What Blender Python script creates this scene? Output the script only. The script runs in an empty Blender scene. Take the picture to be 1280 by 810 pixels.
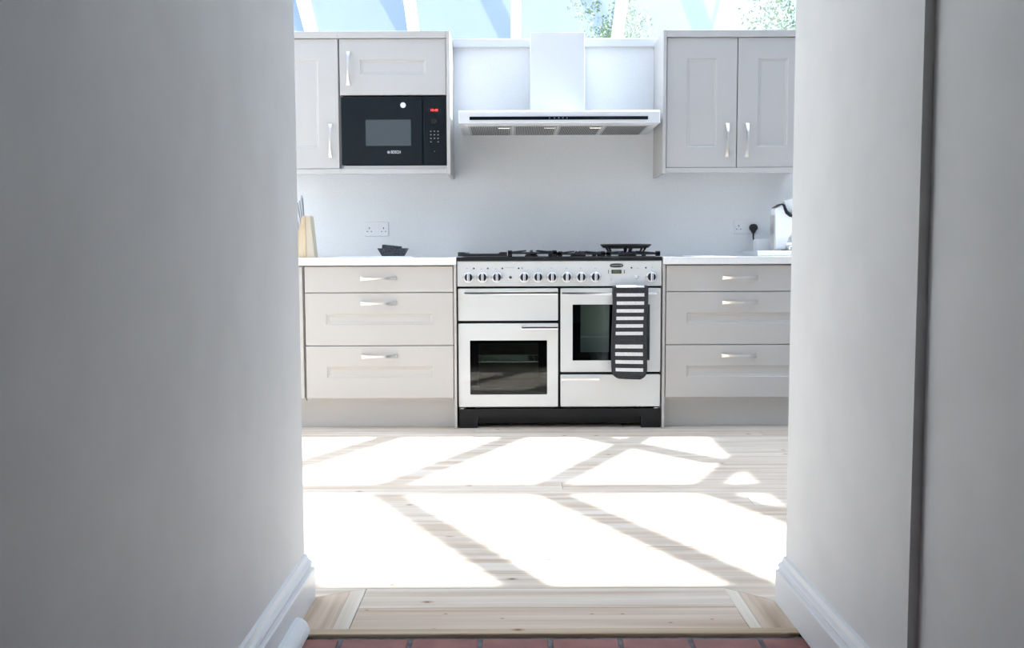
import bpy, bmesh, math, random
from mathutils import Vector, Matrix
random.seed(7)
C = bpy.context.scene.collection
R = math.radians

# ------------------------------------------------------------ camera
cam_d = bpy.data.cameras.new('camera'); cam = bpy.data.objects.new('camera', cam_d); C.objects.link(cam)
cam_d.sensor_width = 36.0; cam_d.lens = 1168/1280*36; cam_d.clip_start = .02; cam_d.clip_end = 400
cam.matrix_world = (Matrix.Translation((0, 0, .93)) @ Matrix.Rotation(R(90-4.2), 4, 'X') @ Matrix.Rotation(R(-.2), 4, 'Z'))
bpy.context.scene.camera = cam

# ------------------------------------------------------------ sky, sun, exposure
SUN = Vector((.957, .25, 1.0)).normalized()
world = bpy.data.worlds.new('sky'); bpy.context.scene.world = world; world.use_nodes = True
wn = world.node_tree.nodes; wl = world.node_tree.links; wn.clear()
# clear blue sky, paler towards the horizon, with the sun's broad haze around it
tc = wn.new('ShaderNodeTexCoord'); sx = wn.new('ShaderNodeSeparateXYZ'); wl.new(tc.outputs['Generated'], sx.inputs[0])
sky = wn.new('ShaderNodeValToRGB'); wl.new(sx.outputs['Z'], sky.inputs[0])
e = sky.color_ramp.elements; e[0].position = 0; e[0].color = (.11, .165, .245, 1); e[1].position = .75; e[1].color = (.095, .16, .29, 1)
dt = wn.new('ShaderNodeVectorMath'); dt.operation = 'DOT_PRODUCT'; wl.new(tc.outputs['Generated'], dt.inputs[0]); dt.inputs[1].default_value = SUN
mxm = wn.new('ShaderNodeMath'); mxm.operation = 'MAXIMUM'; mxm.inputs[1].default_value = 0; wl.new(dt.outputs['Value'], mxm.inputs[0])
pw = wn.new('ShaderNodeMath'); pw.operation = 'POWER'; pw.inputs[1].default_value = 4; wl.new(mxm.outputs[0], pw.inputs[0])
hz = wn.new('ShaderNodeVectorMath'); hz.operation = 'SCALE'; hz.inputs[0].default_value = (1.75, 2.0, 2.3); wl.new(pw.outputs[0], hz.inputs['Scale'])
ad = wn.new('ShaderNodeVectorMath'); ad.operation = 'ADD'; wl.new(sky.outputs[0], ad.inputs[0]); wl.new(hz.outputs[0], ad.inputs[1])
bg = wn.new('ShaderNodeBackground'); bg.inputs[1].default_value = 1.0
wo = wn.new('ShaderNodeOutputWorld'); wl.new(ad.outputs[0], bg.inputs[0]); wl.new(bg.outputs[0], wo.inputs[0])
sun_d = bpy.data.lights.new('sun', 'SUN'); sun_d.energy = 4.4; sun_d.angle = R(.6); sun_d.color = (.94, .975, 1.0)
sun = bpy.data.objects.new('sun', sun_d); C.objects.link(sun); sun.rotation_euler = SUN.to_track_quat('Z', 'Y').to_euler()
sun.location = SUN*12
vs = bpy.context.scene.view_settings
vs.view_transform = 'Standard'; vs.look = 'None'; vs.gamma = 1; vs.use_curve_mapping = False
vs.exposure = 1.92

# ------------------------------------------------------------ materials
def mat(name, col, rough=.5, metal=0, spec=.5, coat=0, emit=None):
    m = bpy.data.materials.new(name); m.use_nodes = True
    b = m.node_tree.nodes['Principled BSDF']
    b.inputs['Base Color'].default_value = (*col, 1); b.inputs['Roughness'].default_value = rough
    b.inputs['Metallic'].default_value = metal; b.inputs['Specular IOR Level'].default_value = spec
    b.inputs['Coat Weight'].default_value = coat
    if emit: b.inputs['Emission Color'].default_value = (*emit, 1); b.inputs['Emission Strength'].default_value = 1
    return m
def noise_mat(name, c1, c2, scale, rough=.6, bump=.0, detail=3, lo=.4, hi=.6, vec=(1, 1, 1), bscale=None):
    m = mat(name, c1, rough); t = m.node_tree; n = t.nodes; l = t.links; b = n['Principled BSDF']
    g = n.new('ShaderNodeNewGeometry'); mp = n.new('ShaderNodeMapping'); mp.inputs['Scale'].default_value = vec
    l.new(g.outputs['Position'], mp.inputs[0])
    no = n.new('ShaderNodeTexNoise'); no.inputs['Scale'].default_value = scale; no.inputs['Detail'].default_value = detail
    l.new(mp.outputs[0], no.inputs['Vector'])
    r = n.new('ShaderNodeValToRGB'); r.color_ramp.elements[0].position = lo; r.color_ramp.elements[1].position = hi
    r.color_ramp.elements[0].color = (*c1, 1); r.color_ramp.elements[1].color = (*c2, 1)
    l.new(no.outputs['Fac'], r.inputs[0]); l.new(r.outputs[0], b.inputs['Base Color'])
    if bump:
        bu = n.new('ShaderNodeBump'); bu.inputs['Strength'].default_value = bump; bu.inputs['Distance'].default_value = .002
        no2 = n.new('ShaderNodeTexNoise'); no2.inputs['Scale'].default_value = bscale or scale; l.new(mp.outputs[0], no2.inputs['Vector'])
        l.new(no2.outputs['Fac'], bu.inputs['Height']); l.new(bu.outputs[0], b.inputs['Normal'])
    return m
def pine(name, axis, base, dark, pale, knots=(2.0, 3.6, 1), grain=1.0):
    """pale pine: long grain along one axis, slow colour bands across it and a few knots"""
    m = mat(name, base, .6, spec=.25); t = m.node_tree; n = t.nodes; l = t.links; b = n['Principled BSDF']
    g = n.new('ShaderNodeNewGeometry'); oi = n.new('ShaderNodeObjectInfo')
    cb = n.new('ShaderNodeCombineXYZ'); mu = n.new('ShaderNodeMath'); mu.operation = 'MULTIPLY'; mu.inputs[1].default_value = 37
    l.new(oi.outputs['Random'], mu.inputs[0])
    l.new(mu.outputs[0], cb.inputs[0]); l.new(mu.outputs[0], cb.inputs[2])
    ad = n.new('ShaderNodeVectorMath'); l.new(g.outputs['Position'], ad.inputs[0]); l.new(cb.outputs[0], ad.inputs[1])
    def mapped(s):
        mp = n.new('ShaderNodeMapping'); mp.inputs['Scale'].default_value = s if axis == 'X' else (s[1], s[0], s[2])
        l.new(ad.outputs[0], mp.inputs[0]); return mp.outputs[0]
    n1 = n.new('ShaderNodeTexNoise'); n1.inputs['Scale'].default_value = 1; n1.inputs['Detail'].default_value = 4; n1.inputs['Distortion'].default_value = .4
    l.new(mapped((.9, 26, 1)), n1.inputs['Vector'])
    w = n.new('ShaderNodeTexNoise'); w.inputs['Scale'].default_value = 1; w.inputs['Detail'].default_value = 6
    l.new(mapped((3, 170, 1)), w.inputs['Vector'])
    r1 = n.new('ShaderNodeValToRGB'); e = r1.color_ramp.elements
    e[0].position = .34; e[0].color = (*dark, 1); e[1].position = .64; e[1].color = (*pale, 1)
    mid = e.new(.5); mid.color = (*base, 1); l.new(n1.outputs['Fac'], r1.inputs[0])
    r2 = n.new('ShaderNodeValToRGB'); r2.color_ramp.elements[0].position = .3; r2.color_ramp.elements[1].position = .7
    r2.color_ramp.elements[0].color = (.93, .89, .85, 1); r2.color_ramp.elements[1].color = (1, 1, 1, 1); l.new(w.outputs['Fac'], r2.inputs[0])
    mx = n.new('ShaderNodeMix'); mx.data_type = 'RGBA'; mx.blend_type = 'MULTIPLY'; mx.inputs[0].default_value = .8
    l.new(r1.outputs[0], mx.inputs[6]); l.new(r2.outputs[0], mx.inputs[7])
    vo = n.new('ShaderNodeTexVoronoi'); vo.voronoi_dimensions = '2D'; vo.inputs['Scale'].default_value = 1; l.new(mapped(knots), vo.inputs['Vector'])
    r3 = n.new('ShaderNodeValToRGB'); e = r3.color_ramp.elements
    e[0].position = .008; e[0].color = (.20, .13, .09, 1); e[1].position = .045; e[1].color = (1, 1, 1, 1)
    q = e.new(.018); q.color = (.70, .56, .44, 1); l.new(vo.outputs['Distance'], r3.inputs[0])
    m2 = n.new('ShaderNodeMix'); m2.data_type = 'RGBA'; m2.blend_type = 'MULTIPLY'; m2.inputs[0].default_value = .9
    l.new(mx.outputs[2], m2.inputs[6]); l.new(r3.outputs[0], m2.inputs[7]); l.new(m2.outputs[2], b.inputs['Base Color'])
    return m
def glass(name, ior, tint=(1, 1, 1), rough=0.0):
    m = bpy.data.materials.new(name); m.use_nodes = True; t = m.node_tree; n = t.nodes; l = t.links; n.clear()
    o = n.new('ShaderNodeOutputMaterial'); tr = n.new('ShaderNodeBsdfTransparent'); gl = n.new('ShaderNodeBsdfGlossy')
    tr.inputs[0].default_value = (*tint, 1); gl.inputs['Roughness'].default_value = rough
    g = n.new('ShaderNodeNewGeometry'); dt = n.new('ShaderNodeVectorMath'); dt.operation = 'DOT_PRODUCT'
    l.new(g.outputs['Normal'], dt.inputs[0]); l.new(g.outputs['Incoming'], dt.inputs[1])
    def mth(op, a, b):      # Schlick's reflectance, the same from both sides of the thin pane
        q = n.new('ShaderNodeMath'); q.operation = op
        for k, v in enumerate((a, b)):
            if hasattr(v, 'links'): l.new(v, q.inputs[k])
            elif v is not None: q.inputs[k].default_value = v
        return q.outputs[0]
    f0 = ((ior-1)/(ior+1))**2
    c = mth('ABSOLUTE', dt.outputs['Value'], None)
    fac = mth('ADD', mth('MULTIPLY', mth('POWER', mth('SUBTRACT', 1.0, c), 5.0), 1-f0), f0)
    mx = n.new('ShaderNodeMixShader'); l.new(fac, mx.inputs[0]); l.new(tr.outputs[0], mx.inputs[1]); l.new(gl.outputs[0], mx.inputs[2])
    l.new(mx.outputs[0], o.inputs[0]); return m
M = dict(
    hall=noise_mat('hall_wall_paint', (.68, .69, .69), (.71, .72, .72), 6, .62, .06, bscale=60),
    wall=noise_mat('kitchen_wall_sparkle', (.80, .81, .81), (.85, .86, .86), 170, .35, 0, 2, .42, .6),
    white=mat('white_gloss_paint', (.70, .72, .74), .35),
    frame=mat('white_roof_frame', (.82, .84, .86), .4),
    cab=mat('cashmere_cabinet_paint', (.51, .495, .475), .42),
    work=noise_mat('white_quartz', (.83, .83, .83), (.87, .87, .87), 90, .25),
    enamel=mat('white_enamel', (.68, .695, .69), .22, coat=.5),
    black=mat('black_enamel', (.008, .009, .010), .5, spec=.3),
    iron=mat('cast_iron', (.018, .018, .02), .55),
    gloss=mat('black_gloss_glass', (.005, .009, .013), .08, spec=.22),
    smoke=mat('smoked_window', (.05, .065, .075), .12),
    cavity=mat('oven_cavity_enamel', (.22, .24, .23), .35),
    liner=mat('oven_liner_grey', (.72, .77, .75), .4),
    knob=mat('polished_knob_metal', (.86, .88, .92), .38, .65),
    chrome=mat('chrome', (.82, .84, .87), .12, 1),
    satin=mat('satin_nickel', (.80, .77, .73), .28, 1),
    steel=mat('brushed_steel', (.62, .62, .62), .35, 1),
    dark=mat('dark_gap', (.02, .02, .02), .8),
    plastic=mat('white_plastic', (.82, .83, .84), .3),
    rubber=mat('black_rubber', (.012, .012, .013), .45),
    cloth_b=noise_mat('charcoal_cotton', (.020, .021, .024), (.045, .046, .05), 260, .95, .5),
    cloth_w=noise_mat('white_cotton', (.62, .62, .62), (.78, .78, .78), 260, .95, .5),
    granite=noise_mat('dark_granite', (.022, .026, .032), (.10, .11, .125), 190, .6, .3, lo=.45, hi=.62),
    tray=mat('tray_white', (.56, .58, .60), .4),
    knife=mat('knife_steel', (.34, .35, .37), .4, .8),
    beech=noise_mat('beech_block', (.47, .35, .21), (.56, .44, .29), 8, .45, vec=(8, 8, 1)),
    tile=noise_mat('red_quarry_tile', (.21, .062, .046), (.27, .086, .064), 14, .5, .15, bscale=50),
    grout=noise_mat('grey_grout', (.10, .11, .12), (.17, .18, .19), 40, .9, .4),
    plank=pine('pine_plank', 'X', (.63, .54, .445), (.53, .42, .325), (.70, .63, .55)),
    cross=pine('pine_board_across', 'Y', (.60, .48, .37), (.45, .33, .23), (.68, .58, .47)),
    pale=pine('pale_sapwood_strip', 'Y', (.70, .63, .53), (.66, .58, .48), (.73, .67, .58)),
    board=pine('threshold_board', 'X', (.58, .46, .36), (.50, .37, .27), (.67, .56, .45), (5.2, 9.5, 1)),
    nosing=pine('pine_nosing', 'X', (.58, .46, .32), (.48, .36, .24), (.68, .57, .42)),
    pane=glass('roof_glass', 1.53),
    oven_glass=glass('oven_door_glass', 1.5, (.62, .68, .66)),
    lcd=mat('clock_lcd', (.10, .115, .06), .3),
    red=mat('red_display', (.3, .02, .02), .4, emit=(.75, .05, .05)),
    grey=mat('grey_print', (.32, .34, .36), .5),
    print_w=mat('white_print', (.75, .77, .8), .4),
    filt=mat('filter_metal', (.50, .51, .51), .4, .6),
    slot=mat('filter_slot', (.10, .10, .10), .6),
    leaf=noise_mat('leaf', (.20, .26, .12), (.36, .42, .22), 2, .6),
    bark=mat('bark', (.16, .12, .09), .9),
    lawn=noise_mat('lawn', (.10, .16, .05), (.16, .22, .08), 3, .9),
    render_=noise_mat('house_render', (.55, .52, .48), (.6, .57, .53), 4, .9),
    plaster=mat('white_ceiling', (.78, .78, .77), .7),
)

# ------------------------------------------------------------ helpers
def link(o, parent=None):
    C.objects.link(o)
    if parent:
        o.parent = parent
        o.matrix_parent_inverse = Matrix.Translation(parent.location).inverted()
    return o
def obj(name, bm, m, parent=None, smooth=False, label=None):
    me = bpy.data.meshes.new(name)
    bmesh.ops.recalc_face_normals(bm, faces=bm.faces)
    bm.to_mesh(me); bm.free()
    for x in (m if isinstance(m, (list, tuple)) else [m]): me.materials.append(x)
    if smooth:
        for p in me.polygons: p.use_smooth = True
    o = bpy.data.objects.new(name, me); link(o, parent)
    if label: o['label'] = label
    return o
def thing(name, label, cat, loc=(0, 0, 0), group=None):
    o = bpy.data.objects.new(name, None); o.location = loc; o.empty_display_size = .05; C.objects.link(o)
    o['label'] = label; o['category'] = cat
    if group: o['group'] = group
    return o
def tag(o, label, cat, group=None):
    o['label'] = label; o['category'] = cat
    if group: o['group'] = group
    return o
def struct(o, label=None, cat=None):
    o['kind'] = 'structure'
    if label: o['label'] = label
    if cat: o['category'] = cat
    return o
def box(bm, x0, x1, y0, y1, z0, z1, bev=0, seg=1, mi=0):
    vs_ = [bm.verts.new((x, y, z)) for x in (x0, x1) for y in (y0, y1) for z in (z0, z1)]
    fs = [bm.faces.new([vs_[i] for i in q]) for q in ((0, 1, 3, 2), (4, 6, 7, 5), (0, 4, 5, 1), (2, 3, 7, 6), (0, 2, 6, 4), (1, 5, 7, 3))]
    if bev:
        es = {e for f in fs for e in f.edges}
        r = bmesh.ops.bevel(bm, geom=list(es), offset=bev, segments=seg, affect='EDGES', profile=.5)
        fs = [f for f in r['faces']] + [f for f in fs if f.is_valid]
    for f in fs:
        if f.is_valid: f.material_index = mi
    return bm
def bx(*a, **k): return box(bmesh.new(), *a, **k)
def loft(bm, loops, cap0=True, cap1=True, mi=0):
    rows = [[bm.verts.new(p) for p in lp] for lp in loops]
    n = len(rows[0])
    for a, b in zip(rows, rows[1:]):
        for i in range(n):
            f = bm.faces.new((a[i], a[(i+1) % n], b[(i+1) % n], b[i])); f.material_index = mi
    if cap0: bm.faces.new(rows[0][::-1]).material_index = mi
    if cap1: bm.faces.new(rows[-1]).material_index = mi
    return bm
def rrect(x0, x1, z0, z1, y, r=0, n=3):
    if r <= 0: return [(x0, y, z0), (x1, y, z0), (x1, y, z1), (x0, y, z1)]
    out = []
    for cx, cz, a0 in ((x1-r, z0+r, -90), (x1-r, z1-r, 0), (x0+r, z1-r, 90), (x0+r, z0+r, 180)):
        for k in range(n+1):
            a = R(a0+90*k/n); out.append((cx+r*math.cos(a), y, cz+r*math.sin(a)))
    return out
def plate(bm, x0, x1, z0, z1, loops, r=0, n=3, cap0=True, cap1=True, mi=0):
    """rectangular loops in the XZ plane: (inset, y)"""
    return loft(bm, [rrect(x0+i, x1-i, z0+i, z1-i, y, max(r-i, .0004) if r else 0, n) for i, y in loops], cap0, cap1, mi)
def tube(bm, pts, rad, n=8, mi=0):
    rows = []
    for i, p in enumerate(pts):
        p = Vector(p); a = Vector(pts[max(i-1, 0)]); b = Vector(pts[min(i+1, len(pts)-1)])
        d = (b-a).normalized(); u = d.cross(Vector((0, 0, 1)) if abs(d.z) < .95 else Vector((0, 1, 0))).normalized(); v = d.cross(u)
        r = rad[i] if isinstance(rad, (list, tuple)) else rad
        rows.append([p+u*r*math.cos(2*math.pi*k/n)+v*r*math.sin(2*math.pi*k/n) for k in range(n)])
    return loft(bm, rows, mi=mi)
def lathe(bm, cx, cy, cz, prof, n=24, axis='Z', mi=0, cap=True):
    """prof: (radius, height along the axis)"""
    rows = []
    for r, h in prof:
        row = []
        for k in range(n):
            a = 2*math.pi*k/n; c, s = r*math.cos(a), r*math.sin(a)
            row.append((cx+c, cy+s, cz+h) if axis == 'Z' else (cx+c, cy-h, cz+s))
        rows.append(row)
    return loft(bm, rows, cap, cap, mi)
def poly(bm, pts, y0, y1):
    """polygon in XZ extruded along Y"""
    return loft(bm, [[(x, y0, z) for x, z in pts], [(x, y1, z) for x, z in pts]])
def polyz(bm, pts, z0, z1):
    return loft(bm, [[(x, y, z0) for x, y in pts], [(x, y, z1) for x, y in pts]])
def text(name, s, x, y, z, size, m, parent, depth=.0006, label=None, stretch=1):
    cu = bpy.data.curves.new(name, 'FONT'); cu.body = s; cu.size = size; cu.align_x = 'CENTER'; cu.align_y = 'CENTER'; cu.extrude = depth
    t = bpy.data.objects.new('tmp', cu); C.objects.link(t)
    bpy.context.view_layer.update()
    me = bpy.data.meshes.new_from_object(t.evaluated_get(bpy.context.evaluated_depsgraph_get()))
    bpy.data.objects.remove(t); bpy.data.curves.remove(cu)
    me.transform(Matrix.Translation((x, y, z)) @ Matrix.Rotation(R(90), 4, 'X') @ Matrix.Diagonal((stretch, 1, 1, 1)))
    me.name = name; me.materials.clear(); me.materials.append(m)
    o = bpy.data.objects.new(name, me); link(o, parent)
    if label: o['label'] = label
    return o
def copy_tree(o, delta, parent=None):
    c = o.copy(); C.objects.link(c)
    if parent is None: c.location = o.location + Vector(delta)
    else:
        c.parent = parent; c.matrix_parent_inverse = o.matrix_parent_inverse.copy()
    for ch in o.children: copy_tree(ch, delta, c)
    return c

# ------------------------------------------------------------ the setting: walls
WY = 5.67; LEDGE = 2.21
w = obj('wall_back', bx(-3.2, 4.9, WY, 6.45, -.1, LEDGE), M['wall']); struct(w, 'white speckled kitchen back wall behind the cooker', 'wall')
t = obj('trim_1', bx(-3.2, 4.9, WY-.03, WY, 2.162, LEDGE+.001, bev=.003), M['white']); struct(t, 'white wall plate along the top of the back wall under the glass roof', 'trim')
# hall passage walls: left, right (far part stands 2 cm proud of the near part)
def prism_wall(name, pts, z1, label):
    o = obj(name, polyz(bmesh.new(), pts, -.1, z1), M['hall']); struct(o, label, 'wall'); return o
prism_wall('wall_left', [(-.567, .2), (-.567, 2.49), (-3.2, 2.49), (-3.2, 2.3), (-.8, 2.3), (-.8, .2)], 2.75, 'smooth pale grey wall on the left of the passage')
prism_wall('wall_right', [(.733, 1.69), (.733, 2.455), (4.9, 2.455), (4.9, 2.3), (1.0, 2.3), (1.0, 1.69)], 2.75, 'pale grey wall on the right of the passage, kitchen end')
prism_wall('wall_right', [(.752, .2), (.752, 1.69), (1.0, 1.69), (1.0, .2)], 2.75, 'darker near wall on the right of the passage, set back behind the groove')
bm = bx(-3.2, 3.6, -3.15, -3, -.1, 2.75); box(bm, -3.35, -3.2, -3, .2, -.1, 2.75); box(bm, 3.6, 3.75, -3, .2, -.1, 2.75)
box(bm, -3.2, -.8, .05, .2, -.1, 2.75); box(bm, 1.0, 3.6, .05, .2, -.1, 2.75)
struct(obj('wall_rear', bm, M['hall']), 'walls of the dim room behind the camera', 'wall')
struct(obj('ceiling', bx(-3.2, 3.6, -3, 2.3, 2.4, 2.5), M['plaster']), 'plain white ceiling of the passage', 'ceiling')
struct(obj('wall_kitchen_left', bx(-3.35, -3.2, 2.3, 6.45, -.1, 3.3), M['wall']), 'left end wall of the kitchen', 'wall')
struct(obj('wall_kitchen_right', bx(4.9, 5.1, 2.0, 8.5, -.1, 4.09), M['render_']), 'tall rendered house wall at the right end of the kitchen', 'wall')
struct(obj('ceiling', bx(-3.2, 4.9, 2.3, 3.23, 2.60, 2.76), M['plaster']), 'flat white ceiling strip over the passage mouth', 'ceiling')
struct(obj('ground', bx(-60, 60, 6.45, 120, -.25, -.15), M['lawn']), 'lawn outside behind the kitchen', 'ground')

# ------------------------------------------------------------ baseboards
def skirting(name, xw, s, y0, y1, label):
    prof = [(0, 0), (.028, 0), (.028, .083), (.0265, .0865), (.019, .089), (.0175, .092), (.021, .096), (.022, .100), (.019, .105), (.012, .109), (.010, .114), (.008, .121), (0, .124)]
    bm = bmesh.new()
    loft(bm, [[(xw+s*a, y, b) for a, b in prof] for y in (y0, y1)])
    o = obj(name, bm, M['white']); struct(o, label, 'baseboard'); return o
skirting('baseboard_left', -.567, 1, .2, 2.488, 'white moulded baseboard along the left passage wall')
skirting('baseboard_right', .733, -1, 1.69, 2.453, 'white moulded baseboard along the right passage wall')
skirting('baseboard_right', .752, -1, .2, 1.69, 'white moulded baseboard of the near right wall')
bm = bmesh.new(); rows = []
for y, k in ((.2, 1), (2.255, 1), (2.275, .8), (2.283, .45)):
    rows.append([(-.539, y, 0)] + [(-.539+.036*k*math.cos(R(a)), y, .036*k*math.sin(R(a))) for a in range(0, 91, 15)])
loft(bm, rows); struct(obj('trim_2', bm, M['white'], smooth=False), 'white quarter-round bead at the foot of the left baseboard', 'trim')

# ------------------------------------------------------------ floors
fl = thing('floor', 'pale pine plank floor of the kitchen', 'floor'); struct(fl)
obj('subfloor', bx(-3.2, 4.9, 2.235, 5.67, -.08, -.022), M['dark'], fl)
G = .0006; pk = {}
def plank(x0, x1, y0, y1, m='plank'):
    key = (round(x1-x0, 3), round(y1-y0, 3), m)
    if key not in pk:
        bm = bx(-key[0]/2+G, key[0]/2-G, -key[1]/2+G, key[1]/2-G, -.022, 0, bev=.0008)
        o = obj('plank', bm, M[m], fl); pk[key] = o.data
    else: o = bpy.data.objects.new('plank', pk[key]); link(o, fl)
    o.location = ((x0+x1)/2, (y0+y1)/2, random.uniform(-.0004, .0002)); return o
def fitted(pts, m):
    o = obj('plank', polyz(bmesh.new(), pts, -.022, 0), M[m], fl); return o
obj('nosing', bx(-.541, .705, 2.236, 2.272, -.022, .002, bev=.004, seg=2), M['nosing'], fl)
plank(-.41, .591, 2.272, 2.412, 'board'); plank(-.41, .591, 2.412, 2.558)
fitted([(-.541, 2.272), (-.4515, 2.272), (-.4515, 2.536), (-.541, 2.492)], 'cross'); fitted([(-.451, 2.272), (-.411, 2.272), (-.411, 2.557), (-.451, 2.5365)], 'pale')
fitted([(.6225, 2.272), (.706, 2.272), (.706, 2.455), (.6225, 2.527)], 'cross'); fitted([(.592, 2.272), (.622, 2.272), (.622, 2.5275), (.588, 2.557)], 'pale')
fitted([(-3.2, 2.493), (-.541, 2.493), (-.412, 2.557), (-3.2, 2.557)], 'plank')
fitted([(.589, 2.5575), (.706, 2.457), (4.9, 2.457), (4.9, 2.5575)], 'plank')
y = 2.558; row = 0
cuts = [(-2.0, .9), (-1.4, 2.6), (-2.4, .2, 2.2), (-.7, 1.9), (-1.9, 1.3), (-.2, 2.9), (-2.2, .6, 3.1)]
while y < 5.66:
    y1 = min(y+.1222, 5.668); xs = [-3.2, *cuts[row % 7], 4.9]
    for a, b in zip(xs, xs[1:]): plank(a, b, y, y1)
    y = y1; row += 1
hf = thing('floor', 'red quarry tile floor of the passage', 'floor'); struct(hf)
obj('grout', bx(-3.2, 3.6, -3, 2.236, -.09, -.008), M['grout'], hf)
tm = None
for j in range(18):
    for i in range(8):
        x = -.505+.17*i; y = 2.137-.17*j
        if tm is None:
            o = obj('tile', bx(-.0795, .0795, -.0795, .0795, -.03, -.003, bev=.002, seg=1), M['tile'], hf); tm = o.data
        else: o = bpy.data.objects.new('tile', tm); link(o, hf)
        o.location = (x, y, random.uniform(-.0008, .0008))
        o.rotation_euler = (0, 0, R(random.uniform(-.3, .3)))

# ------------------------------------------------------------ glass roof
rf = thing('ceiling', 'glazed pitched roof with white rafters over the kitchen', 'roof'); struct(rf)
T1, T2, RY, RZ = .61, .485, 4.494, 3.336
EY = 6.34; EZ = RZ-(EY-RY)*T1; NY, NZ = 3.23, RZ-(RY-3.23)*.485
RX = [.03+.6465*k for k in range(-5, 8)]
def beam(bm, a, b, w_, d_, up=Vector((0, 0, 1))):
    """bar whose top face centre line runs a..b, width w_, depth d_ below"""
    a = Vector(a); b = Vector(b); d = (b-a).normalized(); s = d.cross(up).normalized(); n = s.cross(d).normalized()
    loft(bm, [[p+s*w_/2, p-s*w_/2, p-s*w_/2-n*d_, p+s*w_/2-n*d_] for p in (a, b)]); return bm
raf = None; raf2 = None
for x in RX:
    if raf is None:
        o = obj('rafter', beam(bmesh.new(), (0, RY, RZ), (0, EY+.05, EZ-.05*T1), .062, .085), M['frame'], rf); raf = o.data
        o2 = obj('rafter', beam(bmesh.new(), (0, RY, RZ), (0, NY-.02, NZ-.01), .06, .075), M['frame'], rf); raf2 = o2.data
    else:
        o = link(bpy.data.objects.new('rafter', raf), rf); o2 = link(bpy.data.objects.new('rafter', raf2), rf)
    o.location = (x, 0, 0); o2.location = (x, 0, 0)
p1 = p2 = None
for x in RX[:-1]:
    if p1 is None:
        for s_, (ya, za, yb, zb) in enumerate(((RY+.02, RZ-.02*T1, EY+.12, EZ-.12*T1), (RY-.02, RZ-.02*T2, NY-.05, NZ-.05*T2))):
            bm = bmesh.new(); loft(bm, [[(.01, yy, zz+.003), (.6365, yy, zz+.003), (.6365, yy, zz+.009), (.01, yy, zz+.009)] for yy, zz in ((ya, za), (yb, zb))])
            oo = obj('glass_pane', bm, M['pane'], rf)
            if s_ == 0: o = oo; p1 = oo.data
            else: o2 = oo; p2 = oo.data
    else:
        o = link(bpy.data.objects.new('glass_pane', p1), rf); o2 = link(bpy.data.objects.new('glass_pane', p2), rf)
    o.location = (x, 0, 0); o2.location = (x, 0, 0)
obj('ridge_beam', bx(-3.2, 4.85, RY-.065, RY+.065, RZ-.1, RZ+.035), M['frame'], rf)
obj('eave_beam', bx(-3.2, 4.85, EY-.03, EY+.08, LEDGE, EZ-.045), M['frame'], rf)
obj('shadow_bar', beam(bmesh.new(), (2.85, 5.565, 2.72), (3.86, 4.93, 3.105), .11, .05), M['frame'], rf)  # unseen bar added on the roof to cast the diagonal floor shadow

# ------------------------------------------------------------ handles and doors
def handle_mesh(vertical):
    bm = bmesh.new(); rows = []; N = 16
    for k in range(N+1):
        s = -1+2*k/N; a = s*.095; out = .006+.020*(1-abs(s)**3.2); wd = .0048+.0058*abs(s)**1.6; th = .0035
        tw = .45*math.sin(s*2.2); c, q = math.cos(tw), math.sin(tw)
        row = []
        for dw, dt in ((-wd, -th), (wd, -th), (wd, th), (-wd, th)):
            p, o_ = dw*c-dt*q, dw*q*.4+dt*c
            row.append((p, -out+o_, a) if vertical else (a, -out+o_, p))
        rows.append(row)
    loft(bm, rows)
    for s in (-1, 1):
        if vertical: box(bm, -.007, .007, -.012, 0, s*.088-.006, s*.088+.006)
        else: box(bm, s*.088-.006, s*.088+.006, -.012, 0, -.007, .007)
    return bm
hm = {}
def handle(parent, x, y, z, vertical):
    if vertical not in hm:
        o = obj('handle', handle_mesh(vertical), M['satin'], parent, smooth=False); hm[vertical] = o.data
    else: o = link(bpy.data.objects.new('handle', hm[vertical]), parent)
    o.location = Vector((x, y, z))
    return o
def front(name, x0, x1, z0, z1, yf, parent, margin=None, mm=None):
    bm = bmesh.new(); lp = [(0, yf+.02), (0, yf+.002), (.002, yf)]
    cap = True
    if margin:
        lp += [(margin, yf), (margin+.003, yf+.002), (margin+.005, yf+.0045), (margin+.013, yf+.0055), (margin+.015, yf+.008)]
    plate(bm, x0, x1, z0, z1, lp)
    return obj(name, bm, M['cab'], parent)

# ------------------------------------------------------------ base units
BY = 4.98
def base_drawers(x0, x1, label, hx):
    t = thing('drawer_unit', label, 'cabinet', (round((x0+x1)/2, 3), BY+.3, 0))
    obj('body', bx(x0+.002, x1-.002, BY+.022, WY-.002, .15, .879), M['cab'], t)
    for z0, z1, mg, hz in ((.736, .873, None, .809), (.452, .732, .11, .677), (.166, .448, .11, .393)):
        d = front('drawer', x0+.003, x1-.002, z0, z1, BY, t, mg); handle(d, hx, BY, hz, False)
    return t
base_drawers(-1.107, -.312, 'greige three-drawer base unit left of the white range cooker', -.711)
base_drawers(.819, 1.611, 'greige three-drawer base unit right of the white range cooker', 1.215)
t = thing('base_cabinet', 'sliver of greige base cabinet beside the left passage wall', 'cabinet', (-1.42, BY+.3, 0))
obj('body', bx(-1.72, -1.112, BY+.022, WY-.002, .15, .879), M['cab'], t); front('door', -1.715, -1.116, .166, .873, BY, t, .11)
tag(obj('end_panel', bx(-.310, -.2965, BY-.004, WY-.002, 0, .879, bev=.001), M['cab']), 'narrow greige end panel on the left side of the cooker', 'panel')
tag(obj('end_panel', bx(.8045, .817, BY-.004, WY-.002, 0, .879, bev=.001), M['cab']), 'narrow greige end panel on the right side of the cooker', 'panel')
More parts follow.
